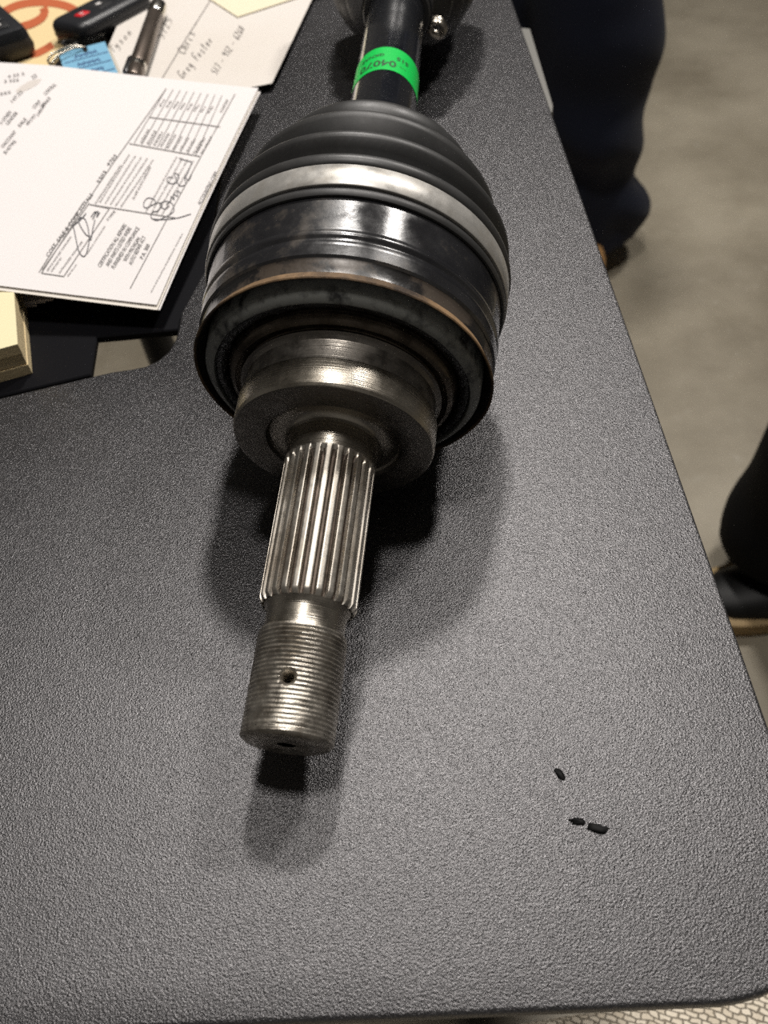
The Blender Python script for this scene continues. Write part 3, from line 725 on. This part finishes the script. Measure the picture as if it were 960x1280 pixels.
rowticks(190, 366, 229, 293, 2.2, 0)
rowticks(110, 318, 132, 284, 2.4, 0); rowticks(86, 346, 97, 331, 2.2, 0)
for x, y in [(204 + i * 8.6, 131 + i * 1.2) for i in range(8)]: rowticks(x - 3, y + 3, x + 3, y - 5, 3.4, 0)
rowticks(278, 141, 286, 126, 4, 0)
tag(mb.build('small_print', M['ink_lt'], inv, smooth=False), kind='stuff')
# grey rubbed smudge over the figures
bm = MB(); pts = [(20, 113), (26, 108), (36, 102), (46, 99), (52, 99), (48, 105), (38, 111), (28, 115), (22, 117)]
bm.add([at_inv(x, y, 0.00012) for x, y in pts], [tuple(range(len(pts)))]); bm.build('pencil_smudge', M['smudge'], inv, smooth=False)
# two signatures
mb = MB()
for pts in ([(91, 281), (93, 288), (96, 303), (99, 315), (104, 321), (108, 318), (111, 306), (112, 297), (108, 294), (103, 287), (99, 279), (100, 273), (106, 274), (110, 284), (112, 296), (114, 300), (116, 288), (119, 275)], [(92, 283), (102, 274), (108, 267)], [(114, 272), (118, 266), (120, 266), (116, 275), (120, 267), (123, 265), (121, 272), (125, 266)]):
    ribbon(mb, spline(pts, 6), 1.1, FI)
mb.build('signature', M['pen_ink'], inv, smooth=False)
mb = MB()
for pts in ([(188, 259), (181, 260), (180, 254), (185, 248), (193, 250), (194, 255), (188, 258), (198, 254), (203, 257), (197, 264), (191, 266), (189, 272), (196, 276), (206, 272), (217, 265), (216, 256), (208, 252), (200, 256), (206, 262), (212, 258)], [(190, 274), (204, 275), (222, 273), (239, 268)], [(208, 256), (214, 251), (214, 246), (218, 250), (217, 243), (222, 246), (222, 239), (226, 242)],
            [(217, 223), (211, 222), (209, 227), (214, 230), (220, 229), (224, 221), (218, 217), (224, 232), (232, 231), (231, 222), (236, 226), (240, 218)], [(224, 198), (229, 200), (240, 203)], [(240, 203), (236, 214), (232, 222)]):
    ribbon(mb, spline(pts, 6), 0.9, FI)
mb.build('signature', M['pen_ink'], inv, smooth=False)

# ------------------------------------------------------------------ small things on the papers
# gunmetal pen
pz = ZN + 0.0064; p0, p1 = at(168, 96, pz), at(206, -14, pz); pd = (p1 - p0); pd[2] = 0; pd /= np.linalg.norm(pd)
pen = empty('metal_pen', (*p0[:2], ZN), 'gunmetal metal pen with chrome ring lying on the pencilled sheet', 'pen')
def pen_part(name, segs, m, n=28):
    mb = MB(); tube(mb, [p0 + pd * a for a, r in segs], [r for a, r in segs], n); return mb.build(name, m, pen, sharp=35)
K = 0.001
pen_part('barrel', [(16 * K, 5.2 * K), (17 * K, 5.6 * K), (100 * K, 5.6 * K), (101 * K, 5.2 * K)], M['pen'])
pen_part('chrome_ring', [(11 * K, 5.0 * K), (11.5 * K, 5.5 * K), (15.5 * K, 5.5 * K), (16 * K, 5.0 * K)], M['chrome'])
pen_part('tip_cone', [(-4 * K, 4.6 * K), (-3 * K, 5.0 * K), (10 * K, 5.2 * K), (11 * K, 4.8 * K)], M['pen'])
pen_part('end_cap', [(101 * K, 5.2 * K), (102 * K, 5.9 * K), (118 * K, 5.9 * K), (119 * K, 5.0 * K)], M['chrome'])
mb = MB(); sdv = np.cross(pd, A([0, 0, 1])); q0 = p0 + sdv * -0.0058 + A([0, 0, 0.001])
tube(mb, [q0 + pd * 0.004, q0 + pd * 0.006, q0 + pd * 0.026, q0 + pd * 0.03], [0.001, 0.0022, 0.0022, 0.001], 10); mb.build('clip', M['pendk'], pen)

# key remote
kz = ZB; c = at(112, 22, kz + 0.010); kd = at(172, -14, kz + 0.014) - at(60, 44, kz + 0.014)
KF = fr(c[:2] + kd[:2] / np.linalg.norm(kd[:2]) * 0.012, kd, kz)
key = empty('key_remote', KF((0, 0)), 'black key remote with a red button beside the blue tag', 'key')
oc = rrect(0.074, 0.036, 0.010)
mb = MB(); slab(mb, oc, [(0.004, 0.0004), (0.0012, 0.002), (0.0004, 0.006)], KF); mb.build('back_case', M['plastic2'], key)
mb = MB(); slab(mb, offset_poly(oc, 0.0006), [(0.0012, 0.0058), (0.0, 0.0066), (0.0, 0.0105), (0.0012, 0.0128), (0.003, 0.0140), (0.0055, 0.0144)], KF); mb.build('front_case', M['plastic'], key)
mb = MB(); slab(mb, rrect(0.010, 0.0075, 0.002, 4) + A([-0.018, -0.001]), [(0, 0.0138), (0, 0.0147), (0.0008, 0.0151)], KF); rb = mb.build('panic_button', M['red'], key); tag(rb, 'red button')
mb = MB(); FK = lambda p: KF(p, 0.01525)
for q in (0.0, 0.6): stroke = [(-0.0185 + 0.0012 * math.cos(a), -0.001 + 0.0012 * math.sin(a)) for a in np.linspace(q, q + 2 * PI, 10)]
ribbon(mb, stroke, 0.0007, FK); mb.build('button_mark', M['white'], rb, smooth=False)
mb = MB(); slab(mb, rrect(0.013, 0.014, 0.002, 4) + A([0.0, 0.0]), [(0, 0.0138), (0, 0.0145), (0.001, 0.0149)], KF); lb = mb.build('lock_button', M['plastic2'], key)
mb = MB(); slab(mb, rrect(0.004, 0.0032, 0.0006, 2) + A([0.0, 0.001]), [(0, 0.0149), (0, 0.0151)], KF); mb.build('button_mark', M['white'], lb, smooth=False)
mb = MB(); slab(mb, rrect(0.013, 0.014, 0.002, 4) + A([0.017, 0.0]), [(0, 0.0138), (0, 0.0145), (0.001, 0.0149)], KF); mb.build('unlock_button', M['plastic2'], key)
mb = MB(); lp = [KF((-0.037 - 0.003 + 0.004 * math.cos(a), -0.006 + 0.006 * math.sin(a)), 0.004) for a in np.linspace(0, 2 * PI, 20)]
tube(mb, lp, 0.0011, 8); mb.build('key_loop', M['plastic2'], key)

# blue tag in a clear sleeve
tz = ZN + 0.004; tq = [at(x, y, tz)[:2] for x, y in ((71, 66), (132, 50), (158, 112), (92, 130))]
tgo = empty('key_tag', (*np.mean(tq, 0), ZN), 'blue handwritten key tag in a clear sleeve, beside the key remote', 'tag')
def tagF(p, h=0.0):
    u, v = p; q = (A(tq[0]) * (1 - u) + A(tq[1]) * u) * (1 - v) + (A(tq[3]) * (1 - u) + A(tq[2]) * u) * v; return A([q[0], q[1], ZN + 0.0045 + h])
mb = MB(); mb.loft([[tagF((u, v), h) for u, v in ((0.03, 0.06), (0.97, 0.06), (0.97, 0.96), (0.03, 0.96))] for h in (0, 0.0005)]); mb.build('paper_insert', M['blue'], tgo, smooth=False)
mb = MB(); mb.loft([[tagF((u, v), h) for u, v in ((-0.02, -0.10), (1.02, -0.10), (1.03, 1.0), (-0.03, 1.0))] for h in (-0.0003, 0.0009)]); mb.build('clear_sleeve', M['clear'], tgo, smooth=False)
mb = MB(); FT = lambda p: tagF(p, 0.0006)
for v in (0.28, 0.45, 0.62, 0.79): ribbon(mb, [(0.08, v), (0.95, v)], 0.015, FT)
for k, v in enumerate((0.26, 0.43, 0.60)):
    ribbon(mb, [(0.3 + 0.45 * t / 40, v - 0.05 + 0.045 * math.sin(t * 1.3 + k) * (0.6 + 0.4 * math.sin(t * 0.7))) for t in range(41)], 0.018, FT)
mb.build('tag_writing', M['blueink'], tgo, smooth=False)
mb = MB(); ho = tagF((0.55, 0.12), 0.002); tube(mb, spline([ho, tagF((0.3, 0.16), 0.004), tagF((0.0, 0.22), 0.004), tagF((-0.16, 0.30), 0.003), tagF((-0.2, 0.22), 0.003), tagF((-0.05, 0.13), 0.0035), tagF((0.3, 0.1), 0.004), ho], 6), 0.0007, 8)
mb.build('ring_wire', M['turned'], tgo)
mb = MB(); hr = [tagF((0.55 + 0.05 * math.cos(a), 0.12 + 0.06 * math.sin(a)), 0.00095) for a in np.linspace(0, 2 * PI, 16)][:-1]; mb.add(hr, [tuple(range(15))]); mb.build('eyelet', M['pendk'], tgo, smooth=False)

# black keypad device at the left edge
dz_ = ZB; DT = 0.019
cr = at(31, 33, dz_ + DT)[:2]; d1 = at(0, 6, dz_ + DT)[:2] - cr; d2 = at(0, 50, dz_ + DT)[:2] - cr
d1 /= np.linalg.norm(d1); d2 = d2 - (d2 @ d1) * d1; d2 /= np.linalg.norm(d2)
w1, w2 = 0.075, 0.05
cen = cr + d1 * w1 / 2 + d2 * w2 / 2; DF = fr(cen, d1, dz_)
dev = empty('keypad_device', DF((0, 0)), 'black keypad device with tiny white legends at the left edge', 'device')
oc = rrect(w1, w2, 0.006); 
mb = MB(); slab(mb, offset_poly(oc, -0.003), [(0.004, 0.0003), (0.001, 0.003), (0.0, 0.007), (0.0012, 0.012)], DF); mb.build('base_case', M['plastic3'], dev)
mb = MB(); slab(mb, oc, [(-0.0018, 0.0115), (-0.0015, 0.015), (0.0, 0.0185), (0.0015, DT)], DF); mb.build('top_case', M['plastic'], dev)
yd = A([-d1[1], d1[0]]); sg = 1 if d2 @ yd > 0 else -1
for i in range(3):
    for j in range(2):
        px_ = (-w1 / 2 + 0.014 + i * 0.017, sg * (-w2 / 2 + 0.013 + j * 0.017))
        mb = MB(); slab(mb, rrect(0.012, 0.011, 0.002, 3) + A(px_), [(0, DT - 0.0005), (0, DT + 0.0008), (0.001, DT + 0.0013)], DF); b_ = mb.build('key', M['plastic2'], dev)
        mb = MB(); slab(mb, rrect(0.0032, 0.0018, 0.0004, 2) + A(px_), [(0, DT + 0.0013), (0, DT + 0.0015)], DF); mb.build('key_mark', M['white'], b_, smooth=False)

# ------------------------------------------------------------------ stool below the front edge
sc_ = A([0.10, -0.105])
stool = empty('stool', (sc_[0], sc_[1], 0), 'stool with a beige woven seat below the desk front corner', 'stool')
SF = fr(sc_, (1, 0.02), 0.0)
mb = MB(); slab(mb, rrect(0.62, 0.42, 0.06, 8), [(0.02, 0.36), (0.004, 0.37), (0, 0.385), (0, 0.43), (0.004, 0.444), (0.015, 0.45), (0.05, 0.453)], SF); mb.build('seat', M['weave'], stool)
for x, y in ((-0.25, -0.15), (0.25, -0.15), (0.25, 0.15), (-0.25, 0.15)):
    mb = MB(); tube(mb, [SF((x, y), 0), SF((x, y), 0.365)], [0.015, 0.02], 14); mb.build('leg', M['metalleg'], stool)


# ------------------------------------------------------------------ two people, of whom the picture shows lower legs
def remesh_build(name, mbx, m, parent, vox, fold=None):
    o = mbx.build(name, m, parent); mo = o.modifiers.new('r', 'REMESH'); mo.mode = 'VOXEL'; mo.voxel_size = vox; mo.use_smooth_shade = True
    sm = o.modifiers.new('s', 'SMOOTH'); sm.iterations = 4; sm.factor = 0.5
    bpy.context.view_layer.update()
    me = bpy.data.meshes.new_from_object(o.evaluated_get(bpy.context.evaluated_depsgraph_get())); o.modifiers.clear(); o.data = me; me.name = name
    if fold:
        for v in me.vertices: v.co = Vector(fold(A(v.co) + WPOS[parent.name])) - Vector(WPOS[parent.name])
    me.polygons.foreach_set('use_smooth', [True] * len(me.polygons)); return o


def ell(c, rx, ry, fx, n=28):
    fx = A([fx[0], fx[1], 0.0]); fx /= np.linalg.norm(fx); fy = A([-fx[1], fx[0], 0])
    return [A(c) + fx * rx * math.cos(a) + fy * ry * math.sin(a) for a in [2 * PI * k / n for k in range(n)]]


def shoe(parent, heel, toe_dir, msole, mupper, name='shoe', L=0.29):
    F_ = fr(heel, toe_dir, 0.0); ol = [(0, 0.030), (-0.012, 0.0), (0, -0.030), (0.05, -0.036), (0.11, -0.034), (0.18, -0.046), (0.23, -0.046), (0.27, -0.033), (L, 0.0), (0.275, 0.033), (0.23, 0.045), (0.18, 0.043), (0.11, 0.034), (0.05, 0.036)]
    ol = A([p[:2] for p in spline(ol + [ol[0]], 3)[:-1]])
    if np.sum(ol[:, 0] * np.roll(ol[:, 1], -1) - np.roll(ol[:, 0], -1) * ol[:, 1]) < 0: ol = ol[::-1]
    s_ = empty(name, F_((0, 0)), None, None); s_.parent = parent; s_.location = tuple(A(WPOS[s_.name]) - WPOS[parent.name])
    mb = MB(); slab(mb, ol, [(0.004, 0.0), (0.0, 0.004), (-0.002, 0.016), (-0.003, 0.028), (0.002, 0.030)], F_); mb.build('sole', msole, s_)
    secs = [(-0.008, 0.026, 0.10), (0.02, 0.034, 0.115), (0.06, 0.037, 0.115), (0.095, 0.037, 0.105), (0.13, 0.038, 0.085), (0.17, 0.042, 0.068), (0.21, 0.043, 0.058), (0.25, 0.036, 0.050), (0.275, 0.022, 0.042)]
    rings = []
    for x, hw, h in secs:
        rings.append([F_((x, hw * math.cos(a) * (1 if math.sin(a) < 0.2 else 1)), 0.028 + (h - 0.028) * max(0, math.sin(a)) ** 0.8) for a in np.linspace(-0.15, PI + 0.15, 17)])
    mb = MB(); mb.loft(rings); mb.build('upper', mupper, s_)
    mb = MB()
    for i in range(4):
        x = 0.10 + i * 0.018; z = 0.103 - i * 0.011
        tube(mb, [F_((x, -0.020), z - 0.010), F_((x + 0.002, 0), z + 0.002), F_((x, 0.020), z - 0.010)], 0.0025, 6)
    mb.build('laces', mupper, s_); return s_


def legs(name, label, ankles, knees, hips, face, mtr, msole, mupper, foldk, hem=0.075, shape=None):
    base = (A(ankles[0]) + A(ankles[1])) / 2; per = empty(name, (base[0], base[1], 0), label, 'person')
    mbx = MB(); fx = A([face[1], -face[0], 0.0]); fx /= np.linalg.norm(fx)
    for a_, k_, h_ in zip(ankles, knees, hips):
        a_, k_, h_ = A(a_), A(k_), A(h_); rings = []
        for t in np.linspace(0, 1, 10):
            c_ = a_ * (1 - t) + k_ * t; r = 0.088 * (1 - t) + 0.098 * t + (0.006 if 0.04 < t < 0.2 else 0); rings.append(ell(c_, r, r * 1.12, fx))
        for t in np.linspace(0.1, 1, 8):
            c_ = k_ * (1 - t) + h_ * t; r = 0.098 * (1 - t) + 0.118 * t; rings.append(ell(c_, r, r * 1.08, fx))
        mbx.loft(rings)
    hc = (A(hips[0]) + A(hips[1])) / 2
    mbx.loft([ell(hc + A([0, 0, z]), rx, ry, fx) for z, rx, ry in ((-0.06, 0.14, 0.10), (-0.02, 0.185, 0.13), (0.06, 0.19, 0.14), (0.15, 0.17, 0.125), (0.2, 0.16, 0.12))])
    remesh_build('trousers', mbx, mtr, per, 0.011, foldk); return per


def foldA(p):
    z = p[2]; k = max(0, 1 - z / 0.55)
    n_ = 0.042 * noise.noise(Vector((p[0] * 7, p[1] * 7, z * 9 + 2))) * (0.35 + k) + 0.014 * math.sin(z * 55 + 14 * p[0] + 9 * p[1]) * max(0, 1 - z / 0.34)
    c_ = A([0.46, 1.42]) if p[0] > 0.35 else A([0.26, 1.55]); d = p[:2] - c_; L = np.linalg.norm(d) + 1e-6
    return A([*(p[:2] + d / L * n_), z])


fA = at(775, 318, 0.06)
legs('person', 'person in dark navy trousers and a tan boot, standing beyond the desk edge', [(0.45, 1.42, 0.055), (0.25, 1.56, 0.07)], [(0.42, 1.41, 0.48), (0.275, 1.52, 0.48)], [(0.40, 1.45, 0.88), (0.27, 1.52, 0.88)], (-0.3, -1),
     M['navy'], M['sole'], M['tan'], foldA)
pA = [o for o in COL.objects if o.name == 'person'][0]
shoe(pA, (0.458, 1.45), (-0.35, -1), M['sole'], M['tan']); shoe(pA, (0.27, 1.64), (-0.3, -1), M['sole'], M['tan'])


def foldB(p):
    n_ = 0.02 * noise.noise(Vector((p[0] * 6, p[1] * 6, p[2] * 8 + 9))); return A([p[0] + n_, p[1] + n_, p[2]])


legs('person', 'person in black trousers and black shoes with tan soles, at the right frame edge', [(0.508, 0.655, 0.07), (0.76, 0.78, 0.08)], [(0.525, 0.585, 0.50), (0.76, 0.70, 0.48)], [(0.56, 0.62, 0.9), (0.72, 0.68, 0.9)], (-1, -0.2),
     M['blacktw'], M['sole'], M['blackshoe'], foldB)
pB = [o for o in COL.objects if o.name == 'person.001'][0]
shoe(pB, (0.655, 0.605), (-1, 0.03), M['sole'], M['blackshoe']); shoe(pB, (0.82, 0.80), (-1, -0.2), M['sole'], M['blackshoe'])
